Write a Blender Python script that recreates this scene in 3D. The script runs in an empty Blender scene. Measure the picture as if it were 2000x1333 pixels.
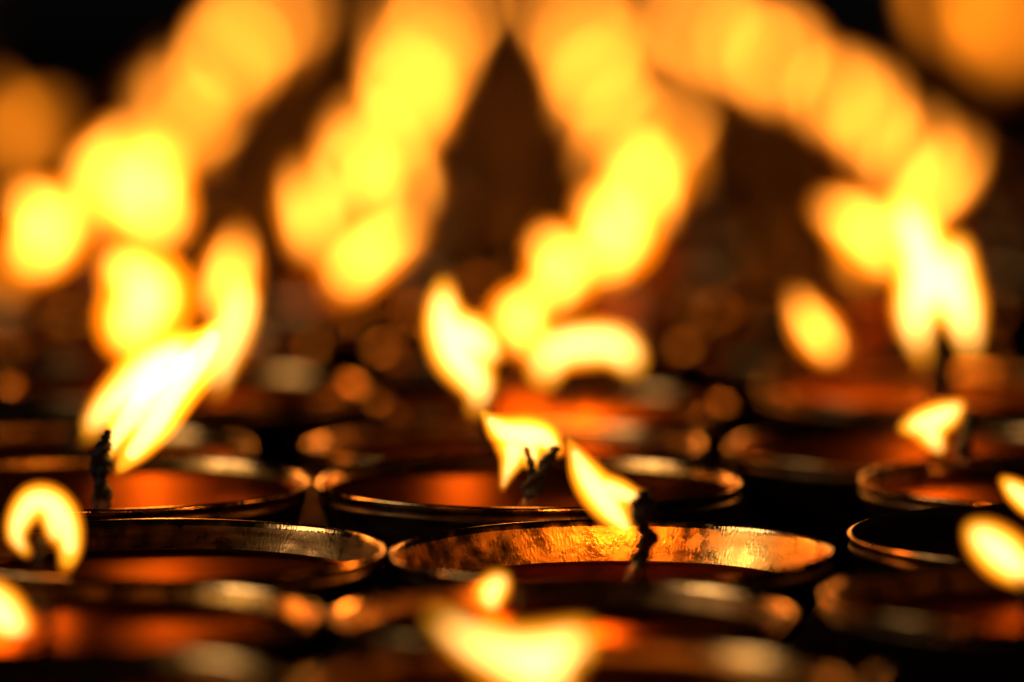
import bpy, bmesh, math, random
import numpy as np
from mathutils import Vector, Matrix, noise

# ------------------------------------------------------------------ camera
R = 0.04                      # radius of a lamp bowl, metres
FPX = 10000.0                 # focal length in photo pixels (photo is 2000 wide)
RIM = 1.62 * R                # usual height of the rims above the table
CAMH = RIM + 3.192 * R
PITCH = math.atan(994.5 / FPX)
scene = bpy.context.scene
C = scene.collection
cam = bpy.data.cameras.new('camera')
camo = bpy.data.objects.new('camera', cam); C.objects.link(camo)
camo.location = (0, 0, CAMH)
camo.rotation_euler = (math.pi / 2 - PITCH, 0, 0)
cam.sensor_width = 36.0
cam.lens = FPX / 2000 * 36.0
cam.clip_start = 0.01; cam.clip_end = 60
cam.dof.use_dof = True
cam.dof.focus_distance = 23.75 * R / math.cos(PITCH)
cam.dof.aperture_fstop = 5.6
scene.camera = camo

w = bpy.data.worlds.new('World'); scene.world = w; w.use_nodes = True
w.node_tree.nodes['Background'].inputs[0].default_value = (0.5, 0.45, 0.42, 1)
w.node_tree.nodes['Background'].inputs[1].default_value = 0.004

# weak daylight, unseen source up on the left, for pale patches on inner walls
def area(name, loc, target, size, power, col):
    l = bpy.data.lights.new(name, 'AREA'); l.shape = 'RECTANGLE'
    l.size, l.size_y = size; l.energy = power; l.color = col
    o = bpy.data.objects.new(name, l); C.objects.link(o)
    o.location = loc
    o.rotation_euler = (Vector(target) - Vector(loc)).to_track_quat('-Z', 'Y').to_euler()
    return o
area('daylight', (-1.5, 0.85, 0.85), (0, 1.0, 0.05), (0.7, 0.3), 3.2, (1.0, 0.93, 0.74))

scene.view_settings.view_transform = 'Standard'
scene.view_settings.look = 'None'
scene.view_settings.exposure = 0.0
scene.view_settings.gamma = 1.0
scene.render.engine = 'CYCLES'
cy = scene.cycles
cy.transparent_max_bounces = 256
cy.max_bounces = 8
cy.volume_bounces = 0
cy.sample_clamp_indirect = 6.0
cy.use_light_tree = True

FLAME_OUT = 210.0
FLAME_CORE = 1150.0
LIGHT_W = 0.0062
FAT = 1.25                    # girth of the flames

# ------------------------------------------------------------------ projection
cp, sp = math.cos(PITCH), math.sin(PITCH)
def at(x, y, d):
    """world point that the camera sees at photo pixel (x, y), d bowl-radii in front"""
    u = (x - 1000.0) / FPX; v = (666.5 - y) / FPX
    dx, dy, dz = u, cp + v * sp, -sp + v * cp
    t = d * R / dy
    return Vector((dx * t, dy * t, CAMH + dz * t))
def row_y(d):
    return 666.5 + FPX * math.tan(math.atan(3.192 / d) - PITCH)

# ------------------------------------------------------------------ materials
def new_mat(name):
    m = bpy.data.materials.new(name); m.use_nodes = True
    nt = m.node_tree
    return m, nt, nt.nodes, nt.links

def brass(name, base, dark, rough, seed):
    m, nt, N, L = new_mat(name)
    p = N['Principled BSDF']; p.inputs['Metallic'].default_value = 1.0
    tc = N.new('ShaderNodeTexCoord')
    sep = N.new('ShaderNodeSeparateXYZ'); L.new(tc.outputs['Object'], sep.inputs[0])
    at2 = N.new('ShaderNodeMath'); at2.operation = 'ARCTAN2'
    L.new(sep.outputs[1], at2.inputs[0]); L.new(sep.outputs[0], at2.inputs[1])
    comb = N.new('ShaderNodeCombineXYZ')
    L.new(at2.outputs[0], comb.inputs[0]); L.new(sep.outputs[2], comb.inputs[1])
    mp = N.new('ShaderNodeMapping'); mp.inputs['Scale'].default_value = (2.2, 420, 1)
    mp.inputs['Location'].default_value = (seed, seed * 2, 0)
    L.new(comb.outputs[0], mp.inputs[0])
    n1 = N.new('ShaderNodeTexNoise'); n1.inputs['Scale'].default_value = 1.6; n1.inputs['Detail'].default_value = 5
    L.new(mp.outputs[0], n1.inputs['Vector'])
    # slanting file marks
    mp2 = N.new('ShaderNodeMapping'); mp2.inputs['Scale'].default_value = (60, 700, 1); mp2.inputs['Rotation'].default_value = (0, 0, 0.05)
    L.new(comb.outputs[0], mp2.inputs[0])
    n2 = N.new('ShaderNodeTexNoise'); n2.inputs['Scale'].default_value = 1.3; n2.inputs['Detail'].default_value = 3
    L.new(mp2.outputs[0], n2.inputs['Vector'])
    n3 = N.new('ShaderNodeTexNoise'); n3.inputs['Scale'].default_value = 260; n3.inputs['Detail'].default_value = 6
    L.new(tc.outputs['Object'], n3.inputs['Vector'])
    mix = N.new('ShaderNodeMixRGB'); mix.inputs[1].default_value = (*dark, 1); mix.inputs[2].default_value = (*base, 1)
    cr = N.new('ShaderNodeValToRGB'); cr.color_ramp.elements[0].position = 0.30; cr.color_ramp.elements[1].position = 0.68
    L.new(n1.outputs[0], cr.inputs[0]); L.new(cr.outputs[0], mix.inputs[0]); L.new(mix.outputs[0], p.inputs['Base Color'])
    mr = N.new('ShaderNodeMapRange'); mr.inputs['From Min'].default_value = 0.3; mr.inputs['From Max'].default_value = 0.7
    mr.inputs['To Min'].default_value = rough - 0.1; mr.inputs['To Max'].default_value = rough + 0.14
    L.new(n3.outputs[0], mr.inputs[0]); L.new(mr.outputs[0], p.inputs['Roughness'])
    b1 = N.new('ShaderNodeBump'); b1.inputs["Strength"].default_value = 0.2; b1.inputs['Distance'].default_value = 0.0003
    L.new(n2.outputs[0], b1.inputs['Height'])
    b2 = N.new('ShaderNodeBump'); b2.inputs['Strength'].default_value = 0.12; b2.inputs['Distance'].default_value = 0.0004
    L.new(n3.outputs[0], b2.inputs['Height']); L.new(b1.outputs[0], b2.inputs['Normal'])
    b3 = N.new('ShaderNodeBump'); b3.inputs['Strength'].default_value = 0.08; b3.inputs['Distance'].default_value = 0.0004
    L.new(n1.outputs[0], b3.inputs['Height']); L.new(b2.outputs[0], b3.inputs['Normal'])
    L.new(b3.outputs[0], p.inputs['Normal'])
    return m
M_BRASS = brass('polished_brass', (0.90, 0.42, 0.08), (0.80, 0.34, 0.06), 0.25, 1.3)
M_BRASS2 = brass('tarnished_brass', (0.32, 0.15, 0.04), (0.11, 0.04, 0.012), 0.32, 5.1)

M_SHADED = brass('shaded_outside', (0.16, 0.08, 0.03), (0.03, 0.012, 0.005), 0.34, 3.3)  # shade painted as near-black brass, for bowl outsides and some far bowls
M_LIP = brass('worn_lip', (0.78, 0.40, 0.13), (0.5, 0.22, 0.06), 0.12, 6.6)
M_DARK = brass('shade_dark_brass', (0.14, 0.05, 0.015), (0.04, 0.012, 0.005), 0.30, 8.3)  # far bowls darkened in colour to stand in for shade between the rows

def oil_mat(name='lamp_oil', base=(0.20, 0.018, 0.002), gloss=(0.32, 0.085, 0.009)):
    m, nt, N, L = new_mat(name)
    p = N['Principled BSDF']
    p.inputs['Base Color'].default_value = (*base, 1)
    p.inputs['Roughness'].default_value = 0.05
    p.inputs['IOR'].default_value = 1.47
    n = N.new('ShaderNodeTexNoise'); n.inputs['Scale'].default_value = 45; n.inputs['Detail'].default_value = 1
    tc = N.new('ShaderNodeTexCoord'); L.new(tc.outputs['Object'], n.inputs['Vector'])
    b = N.new('ShaderNodeBump'); b.inputs['Strength'].default_value = 0.25; b.inputs['Distance'].default_value = 0.0006
    L.new(n.outputs[0], b.inputs['Height']); L.new(b.outputs[0], p.inputs['Normal'])
    p.inputs['Specular IOR Level'].default_value = 0.0
    g = N.new('ShaderNodeBsdfGlossy'); g.inputs['Color'].default_value = (*gloss, 1); g.inputs['Roughness'].default_value = 0.33
    L.new(b.outputs[0], g.inputs['Normal'])
    fr = N.new('ShaderNodeFresnel'); fr.inputs[0].default_value = 1.47
    mx = N.new('ShaderNodeMixShader'); L.new(fr.outputs[0], mx.inputs[0]); L.new(p.outputs[0], mx.inputs[1]); L.new(g.outputs[0], mx.inputs[2])
    L.new(mx.outputs[0], N['Material Output'].inputs['Surface'])
    return m
M_OIL = oil_mat()
M_OIL_GLOW = oil_mat('oil_painted_glow', (0.60, 0.13, 0.008), (0.95, 0.30, 0.03))  # orange of the flames' reflection put into the oil colour

def wick_mat():
    m, nt, N, L = new_mat('charred_wick')
    p = N['Principled BSDF']; p.inputs['Roughness'].default_value = 0.75
    a = N.new('ShaderNodeAttribute'); a.attribute_name = 'along'
    n = N.new('ShaderNodeTexNoise'); n.inputs['Scale'].default_value = 900
    tc = N.new('ShaderNodeTexCoord'); L.new(tc.outputs['Object'], n.inputs['Vector'])
    ad = N.new('ShaderNodeMath'); ad.operation = 'MULTIPLY_ADD'; ad.inputs[1].default_value = 0.25
    L.new(n.outputs[0], ad.inputs[0]); L.new(a.outputs['Fac'], ad.inputs[2])
    cr = N.new('ShaderNodeValToRGB'); e = cr.color_ramp.elements
    e[0].position = 0.16; e[0].color = (0.34, 0.15, 0.06, 1)
    e[1].position = 0.30; e[1].color = (0.006, 0.006, 0.005, 1)
    L.new(ad.outputs[0], cr.inputs[0]); L.new(cr.outputs[0], p.inputs['Base Color'])
    b = N.new('ShaderNodeBump'); b.inputs['Strength'].default_value = 0.8; b.inputs['Distance'].default_value = 0.0004
    L.new(n.outputs[0], b.inputs['Height']); L.new(b.outputs[0], p.inputs['Normal'])
    return m
M_WICK = wick_mat()

def flame_mat(name, col, strength):
    m, nt, N, L = new_mat(name)
    N.remove(N['Principled BSDF'])
    e = N.new('ShaderNodeEmission'); e.inputs[0].default_value = (*col, 1); e.inputs[1].default_value = strength
    L.new(e.outputs[0], N['Material Output'].inputs['Volume'])
    m.cycles.homogeneous_volume = True
    return m
M_FLAME = flame_mat('flame_envelope', (1.0, 0.22, 0.002), FLAME_OUT)
M_CORE = flame_mat('flame_core', (1.0, 0.42, 0.055), FLAME_CORE)
M_HALO = flame_mat('flame_halo', (1.0, 0.20, 0.001), 420.0)
M_MID = flame_mat('flame_middle', (1.0, 0.46, 0.02), 300.0)
M_HEART = flame_mat('flame_heart', (1.0, 0.78, 0.36), 380.0)
M_FAINT = flame_mat('faint_flame', (1.0, 0.24, 0.01), FLAME_OUT * 0.6)
M_FAINT_CORE = flame_mat('faint_flame_heart', (1.0, 0.24, 0.004), FLAME_CORE * 0.15)

def table_mat():
    m, nt, N, L = new_mat('sooty_table')
    p = N['Principled BSDF']; p.inputs['Roughness'].default_value = 0.6
    n = N.new('ShaderNodeTexNoise'); n.inputs['Scale'].default_value = 30; n.inputs['Detail'].default_value = 6
    tc = N.new('ShaderNodeTexCoord'); L.new(tc.outputs['Object'], n.inputs['Vector'])
    cr = N.new('ShaderNodeValToRGB'); e = cr.color_ramp.elements
    e[0].color = (0.006, 0.004, 0.003, 1); e[1].color = (0.03, 0.015, 0.009, 1)
    L.new(n.outputs[0], cr.inputs[0]); L.new(cr.outputs[0], p.inputs['Base Color'])
    return m
M_TABLE = table_mat()

# ------------------------------------------------------------------ mesh helpers
def lathe(name, prof, seg, mat, wob=0.0, seed=0.0, outer=None):
    bm = bmesh.new(); rings = []
    for (r, z) in prof:
        ring = []
        if r < 1e-6:
            ring = [bm.verts.new((0, 0, z * R))]
        else:
            for i in range(seg):
                a = 2 * math.pi * i / seg
                k = 1 + wob * noise.noise(Vector((math.cos(a) * 1.3 + seed, math.sin(a) * 1.3, z)))
                dz = wob * 0.5 * noise.noise(Vector((math.cos(a) * 1.1, math.sin(a) * 1.1 + seed, 3)))
                k2 = 1 + wob * 0.12 * noise.noise(Vector((math.cos(a) * 22 + seed, math.sin(a) * 22, z * 4)))
                ring.append(bm.verts.new((math.cos(a) * r * R * k * k2, math.sin(a) * r * R * k * k2, (z + dz) * R)))
        rings.append(ring)
    for a, b in zip(rings, rings[1:]):
        if len(a) == 1 and len(b) == 1: continue
        for i in range(seg):
            j = (i + 1) % seg
            if len(a) == 1: bm.faces.new((a[0], b[j], b[i]))
            elif len(b) == 1: bm.faces.new((a[i], a[j], b[0]))
            else: bm.faces.new((a[i], a[j], b[j], b[i]))
    bmesh.ops.recalc_face_normals(bm, faces=bm.faces)
    for f in bm.faces: f.smooth = True
    me = bpy.data.meshes.new(name); me.materials.append(mat)
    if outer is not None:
        me.materials.append(M_SHADED); me.materials.append(M_LIP)
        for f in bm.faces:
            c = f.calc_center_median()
            if f.normal.x * c.x + f.normal.y * c.y > 0 and c.z < outer * R: f.material_index = 1  # painted shade on the outer wall below the rim
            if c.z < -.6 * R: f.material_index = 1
            if c.z > -.024 * R: f.material_index = 2
    bm.to_mesh(me); bm.free()
    return me

BOWL_PROF = [(0, -.62), (.15, -.615), (.3, -.59), (.5, -.535), (.66, -.46), (.78, -.37), (.87, -.26), (.925, -.16), (.955, -.08),
             (.972, -.03), (.979, -.010), (.984, -.003), (.990, 0), (.996, -.003), (1.0, -.011), (.999, -.021), (.994, -.029),
             (.989, -.040), (.989, -.058), (.993, -.066), (.996, -.073), (.993, -.082), (.984, -.094), (.968, -.14),
             (.93, -.24), (.86, -.36), (.74, -.48), (.55, -.58), (.35, -.65), (.16, -.69), (.0, -.70)]
STEM_PROF = [(0, -.66), (.16, -.67), (.13, -.74), (.09, -.82), (.085, -.92), (.12, -.97), (.16, -1.01), (.12, -1.06), (.085, -1.11),
             (.09, -1.22), (.14, -1.33), (.26, -1.42), (.42, -1.49), (.50, -1.53), (.52, -1.56), (.52, -1.6199), (0, -1.6199)]
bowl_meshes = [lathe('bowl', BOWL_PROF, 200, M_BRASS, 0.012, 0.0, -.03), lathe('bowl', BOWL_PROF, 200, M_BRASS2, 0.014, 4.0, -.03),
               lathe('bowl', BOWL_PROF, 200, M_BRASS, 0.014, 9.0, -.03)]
bowl_far = [lathe('bowl', BOWL_PROF, 72, M_DARK, 0.012, 2.0, -.03), lathe('bowl', BOWL_PROF, 72, M_SHADED, 0.012, 7.0, -.03)]
stem_mesh = lathe('stem', STEM_PROF, 48, M_BRASS2)

def inner_r(z):
    pts = [(r, zz) for r, zz in BOWL_PROF[:10]]
    for (r0, z0), (r1, z1) in zip(pts, pts[1:]):
        if z0 <= z <= z1: return r0 + (r1 - r0) * (z - z0) / (z1 - z0)
    return .95
oil_cache = {}
def oil_mesh(h):
    h = round(h, 3)
    if h not in oil_cache:
        r = inner_r(-h)
        # a meniscus climbs the wall by a hair
        oil_cache[h] = lathe('oil', [(0, -h), (r * .3, -h), (r * .7, -h), (r * .93, -h), (r * .975, -h + .002), (r * .992, -h + .007), (r * 1.002, -h + .016)], 96, M_OIL)
    return oil_cache[h]

def catmull(pts, step=4):
    P = [pts[0]] + list(pts) + [pts[-1]]; out = []
    for i in range(1, len(P) - 2):
        p0, p1, p2, p3 = [np.array(q, float) for q in P[i - 1:i + 3]]
        n = max(2, int(np.linalg.norm(p2[:3] - p1[:3]) / step))
        for k in range(n):
            t = k / n
            out.append(0.5 * ((2 * p1) + (-p0 + p2) * t + (2 * p0 - 5 * p1 + 4 * p2 - p3) * t * t + (-p0 + 3 * p1 - 3 * p2 + p3) * t ** 3))
    out.append(np.array(P[-2], float))
    return out

def flame_mesh(name, strokes, mat, vox, shrink=1.0, cut=0.0, bias=(0, 0, 0)):
    """strokes: lists of (x, y, z, r) in metres, local; spheres along them fused by a voxel remesh"""
    bm = bmesh.new()
    for s in strokes:
        pts = catmull([(a / 0.0004, b / 0.0004, c / 0.0004, r / 0.0004) for a, b, c, r in s], 2.0)
        n = len(pts)
        for i, q in enumerate(pts):
            t = i / max(1, n - 1)
            if cut and (t < cut or t > 1 - cut * .5): continue
            r = q[3] * 0.0004 * shrink
            if r < vox * 1.1: r = vox * 1.1
            bmesh.ops.create_icosphere(bm, subdivisions=2, radius=r,
                                       matrix=Matrix.Translation((q[0] * .0004 + bias[0], q[1] * .0004 + bias[1], q[2] * .0004 + bias[2])))
    me = bpy.data.meshes.new('tmp'); bm.to_mesh(me); bm.free()
    o = bpy.data.objects.new('tmp', me); C.objects.link(o)
    md = o.modifiers.new('r', 'REMESH'); md.mode = 'VOXEL'; md.voxel_size = vox; md.use_smooth_shade = True
    sm = o.modifiers.new('s', 'SMOOTH'); sm.iterations = 6; sm.factor = 0.5
    dg = bpy.context.evaluated_depsgraph_get()
    res = bpy.data.meshes.new_from_object(o.evaluated_get(dg)); res.name = name
    bpy.data.objects.remove(o); bpy.data.meshes.remove(me)
    res.materials.clear(); res.materials.append(mat)
    return res

def wick_mesh(strokes, seed=0, twist=1.0):
    """strokes: (x, y, z, r) metres local, two strands twisted round each other"""
    bm = bmesh.new(); lay = bm.verts.layers.float.new('along')
    for s in strokes:
        pts = catmull([(a / 0.0003, b / 0.0003, c / 0.0003, r / 0.0003) for a, b, c, r in s], 0.8)
        n = len(pts)
        for strand in range(2):
            prev = None
            for i, q in enumerate(pts):
                t = i / (n - 1); r = q[3] * .0003
                ph = strand * math.pi + twist * i * 0.0003 * .8 / max(r, .0003) * 0.9 + seed
                knob = 1 + .35 * noise.noise(Vector((i * .22, seed * 3.1, strand * 5)))
                rr = r * .68 * knob * (0.35 if i in (0, n - 1) else 1)
                c = Vector((q[0] * .0003 + math.cos(ph) * r * .42, q[1] * .0003 + math.sin(ph) * r * .42, q[2] * .0003))
                nx = pts[min(i + 1, n - 1)][:3] - pts[max(i - 1, 0)][:3]
                T = Vector(nx).normalized(); U = T.cross(Vector((0, 1, 0.02))).normalized(); V = T.cross(U)
                ring = []
                for k in range(10):
                    a = 2 * math.pi * k / 10
                    j = 1 + .3 * noise.noise(Vector((math.cos(a) * 1.5 + seed, math.sin(a) * 1.5 + strand * 7, i * .45)))
                    v = bm.verts.new(c + (U * math.cos(a) + V * math.sin(a)) * rr * j); v[lay] = t; ring.append(v)
                if prev:
                    for k in range(10): bm.faces.new((prev[k], prev[(k + 1) % 10], ring[(k + 1) % 10], ring[k]))
                else: bm.faces.new(ring[::-1])
                prev = ring
            bm.faces.new(prev)
    bmesh.ops.recalc_face_normals(bm, faces=bm.faces)
    for f in bm.faces: f.smooth = True
    me = bpy.data.meshes.new('wick'); bm.to_mesh(me); bm.free(); me.materials.append(M_WICK)
    return me

def child(name, me, parent, loc=(0, 0, 0), scale=None, rz=0.0):
    o = bpy.data.objects.new(name, me); C.objects.link(o); o.parent = parent; o.location = loc
    if scale: o.scale = scale
    o.rotation_euler.z = rz
    return o

def flame_light(parent, loc, power, col=(1.0, 0.31, 0.03)):
    l = bpy.data.lights.new('flame_light', 'POINT'); l.energy = power; l.color = col; l.shadow_soft_size = 0.0032
    o = bpy.data.objects.new('flame_light', l); C.objects.link(o); o.parent = parent; o.location = loc
    return o

GROUP = 'oil lamps set out close together on the table'
def lamp_root(x, d, y=None, rad=1.0, label='', tilt=0.0, spin=0.0):
    if y is None: y = row_y(d)
    rim = at(x, y, d)
    o = bpy.data.objects.new('oil_lamp', None); C.objects.link(o)
    o.empty_display_size = .02
    o.location = (rim.x, rim.y, 0)
    o['label'] = label; o['category'] = 'oil lamp'; o['group'] = GROUP
    o.rotation_euler = (0, tilt, 0)
    return o, rim

def near_lamp(x, y, d, rad, oil, label, wick=None, flame=None, clear=False, fd=None, tilt=0.0, mesh=0, power=1.0, wseed=0, faint=False,
              wd=None, twist=1.0, core_shrink=0.62, girth=1.0):
    root, rim = lamp_root(x, d, y, rad, label, tilt)
    base = Vector(root.location); h = rim.z
    b = child('bowl', bowl_meshes[mesh], root, (0, 0, h), (rad, rad, rad), wseed * 1.7)
    st = child('stem', stem_mesh, root, (0, 0, h), (1, 1, h / (1.62 * R)))
    ol = oil_mesh(oil)
    if clear: ol = ol.copy(); ol.materials.clear(); ol.materials.append(M_OIL_GLOW)  # oil with the flame reflection painted in
    child('oil', ol, root, (0, 0, h), (rad, rad, 1))
    fd = fd or d; wd = wd or fd
    if wick:
        sc = wd * R / FPX
        ss = []
        for s in wick:
            q = []
            for (px, py, pr) in s:
                p = at(px, py, wd) - base; q.append((p.x, p.y, p.z, pr * sc * 1.25))
            ss.append(q)
        child('wick', wick_mesh(ss, wseed, twist), root)
    if flame:
        sc = fd * R / FPX; ss = []
        for s in flame:
            q = []
            for e in s:
                px, py, pr = e[:3]
                p = at(px, py, fd + (e[3] if len(e) > 3 else 0)) - base; q.append((p.x, p.y, p.z, pr * sc * FAT * girth))
            ss.append(q)
        allp = np.array([q for s in ss for q in s]); wts = allp[:, 3] ** 2
        cen = Vector((allp[:, :3] * wts[:, None]).sum(0) / wts.sum())
        loc = [[(a - cen.x, b2 - cen.y, c - cen.z, r) for a, b2, c, r in s] for s in ss]
        f = child('flame', flame_mesh('flame', loc, M_FAINT if faint else M_FLAME, 0.00035), root, cen)
        child('flame_core', flame_mesh('flame_core', loc, M_MID, 0.00035, 0.80, 0.04), f)
        child('flame_heart', flame_mesh('flame_heart', loc, M_HEART, 0.00035, 0.50, 0.14), f)
        flame_light(f, (0, 0, 0), LIGHT_W * power)
    return root

# ------------------------------------------------------------------ setting
bm = bmesh.new()
bmesh.ops.create_cube(bm, size=1)
for v in bm.verts:
    v.co.x = v.co.x * 2.4; v.co.y = v.co.y * 5.2 + 2.9; v.co.z = v.co.z * .03 - .0152
bmesh.ops.bevel(bm, geom=bm.edges[:], offset=.004, segments=2, affect='EDGES')
me = bpy.data.meshes.new('table_surface'); bm.to_mesh(me); bm.free(); me.materials.append(M_TABLE)
tb = bpy.data.objects.new('table_surface', me); C.objects.link(tb); tb['kind'] = 'structure'

# ------------------------------------------------------------------ lamps in and near focus
near_lamp(1200, 1072, 22.8, 1.0, .20, 'sharp brass lamp with golden inner wall and one thick knobbly black wick', tilt=-0.010,
          wick=[[(1250, 1135, 19), (1254, 1108, 17), (1263, 1074, 12), (1272, 1050, 19), (1262, 1027, 11), (1261, 1002, 19), (1265, 976, 18), (1264, 958, 12)]],
          flame=[[(1116, 852, 4), (1132, 885, 16), (1152, 925, 30), (1178, 962, 36), (1205, 1000, 30), (1228, 1028, 17), (1240, 1044, 8)],
                 [(1178, 950, 30), (1215, 962, 28), (1245, 972, 20), (1268, 968, 12)]], fd=22.9, wseed=0.4, power=7.0, wd=22.72)
near_lamp(1030, 937, 25.0, 1.05, .07, 'brass lamp behind the sharp one, with a forked wick of two black prongs', mesh=2,
          wick=[[(1032, 990, 16), (1036, 960, 14), (1040, 935, 9), (1036, 905, 6), (1026, 872, 5)], [(1034, 985, 15), (1045, 950, 13), (1060, 915, 10), (1075, 892, 10), (1086, 872, 8)]],
          flame=[[(938, 800, 4), (958, 822, 16), (990, 845, 32), (1030, 850, 36), (1062, 856, 30), (1090, 880, 14)],
                 [(1000, 860, 34), (1002, 890, 26), (990, 925, 15), (981, 955, 7)], [(1030, 860, 30), (1035, 885, 26), (1040, 905, 15)]], fd=24.5, wd=24.45, wseed=1.1, twist=.8)
near_lamp(168, 938, 25.0, 1.10, .075, 'brass lamp at left, tall flame streaming up right from an upright black wick', mesh=0,
          wick=[[(198, 996, 17), (200, 965, 15), (196, 935, 14), (196, 900, 16), (204, 865, 12), (212, 838, 6)]],
          flame=[[(228, 925, 6), (248, 898, 17), (275, 865, 27), (305, 820, 36), (335, 765, 42), (372, 715, 42), (405, 675, 32), (425, 640, 16)],
                 [(212, 890, 10), (232, 845, 24), (272, 795, 36), (318, 740, 42)]], fd=24.6, wd=24.4, wseed=2.2, power=1.3, girth=1.15)
near_lamp(320, 1070, 22.8, 1.0, .15, 'dark tarnished brass lamp at lower left, arch shaped flame curling over its left side', mesh=1,
          wick=[[(70, 1112, 8), (76, 1085, 8), (78, 1050, 6)]],
          flame=[[(128, 1108, 14), (136, 1070, 24), (126, 1020, 32), (100, 985, 34), (66, 980, 32), (40, 1012, 27), (32, 1048, 20), (52, 1080, 12)],
                 [(100, 985, 30), (105, 1020, 25), (110, 1050, 18)]], fd=22.3, wseed=3, power=.55)
near_lamp(2082, 1040, 23.2, 1.0, .13, 'lower of two dark brass rims at right edge, flame cut off by the frame', mesh=1,
          wick=[[(2040, 1075, 12), (2035, 1030, 10), (2030, 1000, 7)]],
          flame=[[(1960, 938, 12), (1985, 960, 24), (2015, 985, 26), (2035, 1005, 12)]], fd=22.6, wseed=4, power=.35)
near_lamp(2066, 935, 25.4, .99, .10, 'upper brass lamp at right edge, ribbed rim, small flame blown left of its wick', mesh=0,
          wick=[[(1880, 905, 15), (1886, 860, 13), (1898, 800, 10)]],
          flame=[[(1765, 836, 12), (1800, 828, 27), (1838, 815, 30), (1866, 798, 17), (1882, 784, 6)], [(1815, 840, 30), (1828, 865, 18), (1838, 884, 8)]], fd=25.9, wseed=5, power=.8)
# foreground
near_lamp(1100, 1192, 20.8, .95, .12, 'blurred brass lamp just in front of the sharp centre one, small pale round flame', mesh=1,
          wick=[[(1018, 1230, 8), (1020, 1200, 8), (1016, 1150, 7)]],
          flame=[[(985, 1130, 12), (968, 1145, 28), (958, 1165, 26), (966, 1188, 12)]], fd=21.6, wseed=6, power=.45)
near_lamp(158, 1196, 20.8, .98, .10, 'blurred brass lamp near the lower left edge, flame reaching out of frame', mesh=0,
          wick=[[(88, 1290, 14), (96, 1240, 12), (88, 1190, 10), (72, 1160, 8)]],
          flame=[[(-60, 1150, 20), (-20, 1175, 40), (10, 1205, 42), (38, 1235, 22)]], fd=20.9, wseed=7, power=1.0)
near_lamp(2072, 1158, 21.0, .99, .14, 'blurred brass lamp at lower right below two sharper rims, oval flame above it', mesh=1,
          wick=[[(2010, 1200, 13), (2005, 1160, 12), (1990, 1120, 8)]],
          flame=[[(1895, 1030, 12), (1925, 1055, 36), (1962, 1085, 44), (1995, 1115, 30), (2008, 1132, 14)]], fd=21.3, wseed=8, power=.6)
near_lamp(1120, 1330, 18.75, 1.0, .08, 'very blurred front lamp at bottom centre under a wide crescent flame', mesh=0,
          wick=[[(1120, 1350, 14), (1118, 1310, 12), (1120, 1275, 9)]],
          flame=[[(826, 1186, 4), (850, 1205, 13), (892, 1234, 26), (945, 1264, 38), (1010, 1284, 48), (1075, 1280, 50), (1120, 1256, 34), (1142, 1236, 18)],
                 [(1000, 1300, 40), (1080, 1325, 40)]], fd=19.1, wseed=9, power=1.2)
near_lamp(85, 1342, 18.75, .97, .07, 'very blurred front lamp in the bottom left corner', mesh=2, wick=[[(0, 1390, 12), (5, 1350, 12), (0, 1330, 8)]], wseed=10)
near_lamp(2215, 1335, 18.8, .98, .10, 'very blurred front lamp in the bottom right corner, only its left rim in frame', mesh=1, wick=[[(2200, 1390, 12), (2200, 1350, 12), (2205, 1330, 8)]], wseed=11)
# just behind focus
near_lamp(985, 862, 27.25, 1.07, .09, 'softly blurred brass lamp behind the forked wick one, flame peaking in a tall orange tip', mesh=1,
          wick=[[(948, 880, 12), (950, 840, 11), (952, 800, 11), (966, 760, 9)]],
          flame=[[(868, 548, 10), (866, 590, 26), (872, 640, 38), (892, 690, 42), (925, 735, 34), (938, 770, 20), (925, 800, 12)],
                 [(880, 640, 34), (925, 660, 38), (955, 690, 24)]], fd=27.6, wseed=12, power=1.2)
near_lamp(1800, 868, 27.2, 1.04, .07, 'softly blurred unlit lamp right of centre with thin bright front rim', mesh=1, wick=[[(1830, 910, 12), (1832, 880, 12), (1835, 862, 9)]], wseed=13)
near_lamp(112, 872, 27.2, 1.04, .07, 'blurred lamp at left edge, leaning black wick beside the tall streaming flame', mesh=0,
          wick=[[(140, 920, 14), (136, 890, 15), (145, 860, 14), (165, 835, 10)]],
          flame=[[(165, 855, 10), (200, 805, 22), (250, 765, 36), (305, 720, 46), (360, 690, 38)]], fd=27.0, wseed=14, power=1.0, girth=1.15)
near_lamp(1078, 786, 29.4, 1.04, .05, 'blurred lamp with glowing orange oil under an arch shaped flame, centre of the photo', mesh=0,
          wick=[[(1100, 838, 11), (1100, 790, 10), (1102, 755, 9)]],
          flame=[[(1062, 745, 14), (1066, 715, 26), (1090, 682, 32), (1140, 672, 34), (1192, 672, 32), (1222, 690, 28), (1236, 715, 16)]], fd=29.6, wseed=15, power=2.5, clear=True)
near_lamp(1850, 752, 29.5, 1.08, .05, 'blurred lamp at right, tall two legged flame standing over its black wick', mesh=0,
          wick=[[(1838, 810, 20), (1838, 750, 20), (1838, 700, 18), (1836, 650, 16)]],
          flame=[[(1806, 708, 9), (1796, 672, 16), (1788, 618, 32), (1800, 570, 44), (1805, 510, 46), (1785, 450, 38), (1765, 400, 22)],
                 [(1892, 700, 9), (1892, 662, 18), (1878, 605, 36), (1858, 550, 44), (1862, 490, 28)], [(1835, 585, 30), (1835, 545, 40)]], fd=29.5, wd=28.8, wseed=16, power=3.0, clear=True)
near_lamp(360, 752, 29.5, 1.04, .06, 'blurred lamp left of centre, flame rising behind the tall streaming one', mesh=2,
          wick=[[(400, 800, 11), (405, 770, 10), (410, 740, 9)]],
          flame=[[(415, 760, 14), (430, 700, 26), (455, 640, 30), (470, 590, 26), (460, 560, 16)]], fd=29.5, wseed=17, power=1.1)

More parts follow.
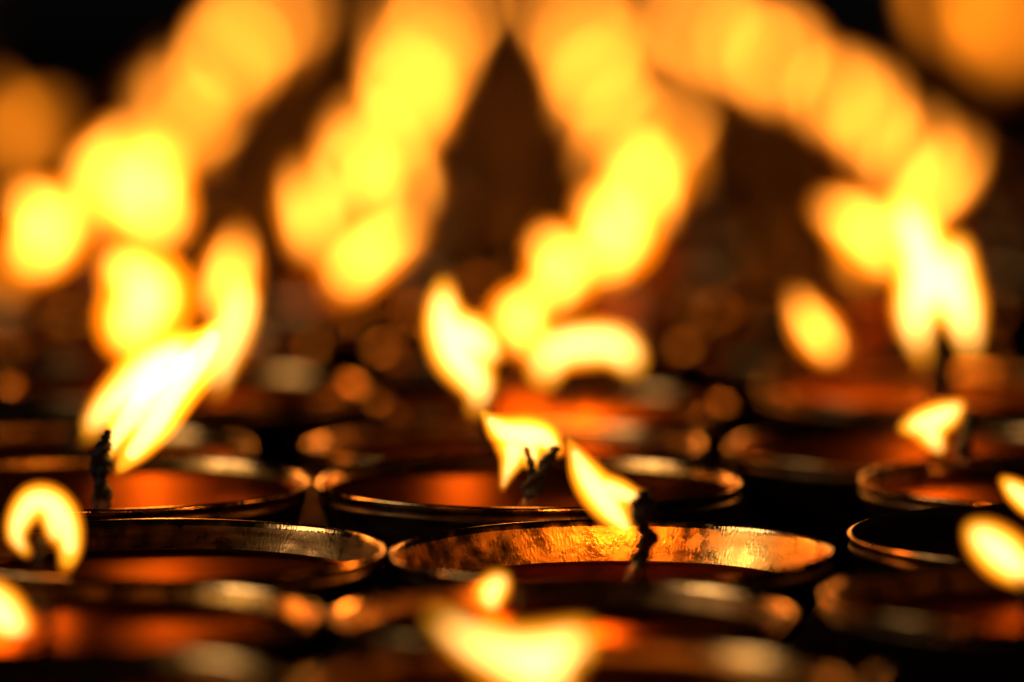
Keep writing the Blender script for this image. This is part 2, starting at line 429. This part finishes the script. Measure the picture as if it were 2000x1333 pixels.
# ------------------------------------------------------------------ lamps further back, copied
variants = []
def local_flame(strokes):
    return [[(x * R, 0.006 * R * (i % 3 - 1), z * R, r * R) for i, (x, z, r) in enumerate(s)] for s in strokes]
SH = [
    [[(0, .0, .04), (.02, .10, .09), (.0, .22, .105), (-.03, .34, .075), (-.06, .46, .03)]],
    [[(0, .0, .04), (.06, .08, .09), (.15, .17, .10), (.26, .24, .07), (.36, .28, .025)]],
    [[(0, .0, .04), (-.05, .09, .09), (-.13, .19, .105), (-.2, .3, .07), (-.25, .42, .025)]],
    [[(-.05, .0, .05), (-.04, .11, .13), (.03, .22, .15), (-.06, .32, .10), (-.12, .38, .04)]],
    [[(-.06, -.02, .04), (-.07, .1, .08), (.0, .2, .10), (.07, .12, .08), (.1, 0, .035)], [(0, .2, .1), (.03, .33, .06), (.03, .43, .02)]],
]
for s in SH:
    ls = local_flame(s)
    variants.append((flame_mesh('flame', ls, M_HALO, .0006, 1.12), flame_mesh('flame_core', ls, M_CORE, .0006, .56, .14),
                     flame_mesh('flame', ls, M_FAINT, .0006), flame_mesh('flame_core', ls, M_FAINT_CORE, .0006, .62, .12)))
wick_far = wick_mesh([[(0, 0, -.16 * R, .028 * R), (.01 * R, 0, -.04 * R, .026 * R), (0, 0, .05 * R, .02 * R)]], 3)

proto = None
def far_lamp(X, d, label, var=0, fx=0.0, fz=0.0, fs=1.0, rad=1.0, dim=False, lit=True, mirror=False, power=1.0, bow=0):
    """X, d in bowl radii; fx, fz shift the flame's foot on the wick, fs scales it"""
    root = bpy.data.objects.new('oil_lamp', None); C.objects.link(root); root.empty_display_size = .02
    root.location = (X * R, d * R, 0)
    root['label'] = label; root['category'] = 'oil lamp'; root['group'] = GROUP
    child('bowl', bowl_far[bow], root, (0, 0, RIM), (rad, rad, 1), X * 3 + d)
    child('stem', stem_mesh, root, (0, 0, RIM))
    child('oil', oil_mesh(.08), root, (0, 0, RIM), (rad, rad, 1))
    child('wick', wick_far, root, (fx * R, 0, RIM + .05 * R))
    if lit:
        v = variants[var]
        f = child('flame', v[2 if dim else 0], root, (fx * R, 0, RIM + (.08 + fz) * R), ((-fs if mirror else fs), fs, fs))
        child('flame_core', v[3 if dim else 1], f)
        flame_light(f, (0, 0, .15 * R), LIGHT_W * power * 0.35)
    return root

rnd = random.Random(7)
ORD = ['first', 'second', 'third', 'fourth', 'fifth', 'sixth', 'seventh', 'eighth', 'ninth', 'tenth', 'eleventh', 'twelfth', 'thirteenth',
       'fourteenth', 'fifteenth', 'sixteenth', 'seventeenth', 'eighteenth', 'nineteenth', 'twentieth', 'twenty-first', 'twenty-second',
       'twenty-third', 'twenty-fourth', 'twenty-fifth', 'twenty-sixth', 'twenty-seventh', 'twenty-eighth']
COLN = {0: 'left', 1: 'left of centre', 2: 'right of centre', 3: 'right'}
cols = {0: [], 1: [], 2: [], 3: []}
# hand placed rows: (column, X, d, variant, fx, fz, fs, mirror, dim)
cols[0] += [(-2.2, 31.8, 3, -.1, -.08, 1.45, False, False), (-3.4, 36.2, 3, .1, .05, 1.3, False, False), (-3.3, 38.4, 3, .55, .12, 1.5, True, False)]
cols[1] += [(-1.98, 33.9, 0, .1, -.1, 1.2, True, False), (-1.12, 36.0, 1, -.1, -.08, 1.5, False, False), (-1.4, 38.2, 0, -.1, .0, 1.3, False, False)]
cols[2] += [(.12, 31.7, 3, -.06, -.1, .95, True, False), (.25, 34.0, 3, .08, .0, 1.1, False, False), (.85, 36.2, 3, -.12, .02, 1.3, False, False)]
cols[3] += [(2.05, 31.8, 2, -.03, -.16, 1.0, False, False), (2.3, 34.1, 0, .0, .1, 1.2, False, True), (3.0, 36.3, 1, -.25, .05, 1.5, True, False)]
d = 38.5
while d < 92:
    for ci, X0 in ((0, -3.3), (1, -1.15), (2, 1.08), (3, 3.2)):
        if ci in (0, 1) and d < 39: continue
        drift = (d - 40) * (.012 if ci == 3 else -.010 if ci == 0 else 0)
        if ci == 3: drift = .4 * math.sin((d - 38) / 30 * math.pi)
        cols[ci].append((X0 + drift + rnd.uniform(-.06, .06), d + rnd.uniform(-.05, .05), rnd.randrange(5), rnd.uniform(-.32, .32) * (1 if d < 52 else .5),
                         rnd.uniform(-.03, .05), rnd.uniform(.95, 1.35) * (.9 if d < 50 else .95), rnd.random() < .5, rnd.random() < (.28 if d < 50 else .22)))
    d += 2.25 if d < 72 else 3.0
for ci in cols:
    for k, (X, dd, v, fx, fz, fs, mi, dm) in enumerate(sorted(cols[ci], key=lambda q: q[1])):
        lab = 'blurred lamp, %s from the front in the %s background chain' % (ORD[min(k, len(ORD) - 1)], COLN[ci])
        far_lamp(X, dd, lab, v, fx, fz, fs, .98, dm, True, mi, 1.0, rnd.randrange(2))
# dim ones at the edges
for X, dd, lab, v, fs, dm in [(-5.45, 48, 'dim orange blurred lamp at the left edge of the photo, upper part', 1, 1.7, True),
                              (-3.9, 33.4, 'blurred lamp cut off by the left edge, small amber flame', 0, .9, True),
                              (-5.6, 52, 'dimmest blurred lamp above the dim one at the left edge', 2, 1.2, True),
                              (6.6, 70, 'nearest of the dim orange lamps in the top right corner', 0, 2.4, True),
                              (7.6, 76, 'rightmost of the dim orange lamps in the top right corner', 2, 2.5, True),
                              (7.0, 82, 'farthest of the dim orange lamps in the top right corner', 0, 2.5, True)]:
    far_lamp(X, dd, lab, v, .6 if X < 0 else 0, 0.05, fs, .98, dm)

# plain grey post standing past the end of the table at the far left
bm = bmesh.new()
bmesh.ops.create_cone(bm, cap_ends=True, segments=24, radius1=.045, radius2=.040, depth=1.6)
bmesh.ops.bevel(bm, geom=[e for e in bm.edges if abs(e.verts[0].co.z - e.verts[1].co.z) < .01], offset=.006, segments=2, affect='EDGES')
for f in bm.faces: f.smooth = True
me = bpy.data.meshes.new('stone_post'); bm.to_mesh(me); bm.free()
m, nt, N, L = new_mat('grey_stone'); N['Principled BSDF'].inputs['Base Color'].default_value = (.34, .31, .33, 1)
N['Principled BSDF'].inputs['Roughness'].default_value = .8
n = N.new('ShaderNodeTexNoise'); n.inputs['Scale'].default_value = 60
b = N.new('ShaderNodeBump'); b.inputs['Distance'].default_value = .002; L.new(n.outputs[0], b.inputs['Height']); L.new(b.outputs[0], N['Principled BSDF'].inputs['Normal'])
me.materials.append(m)
po = bpy.data.objects.new('stone_post', me); C.objects.link(po); po.location = (-.44, 3.9, .77)
po['label'] = 'blurred grey stone post in the top left corner behind the lamps'; po['category'] = 'post'
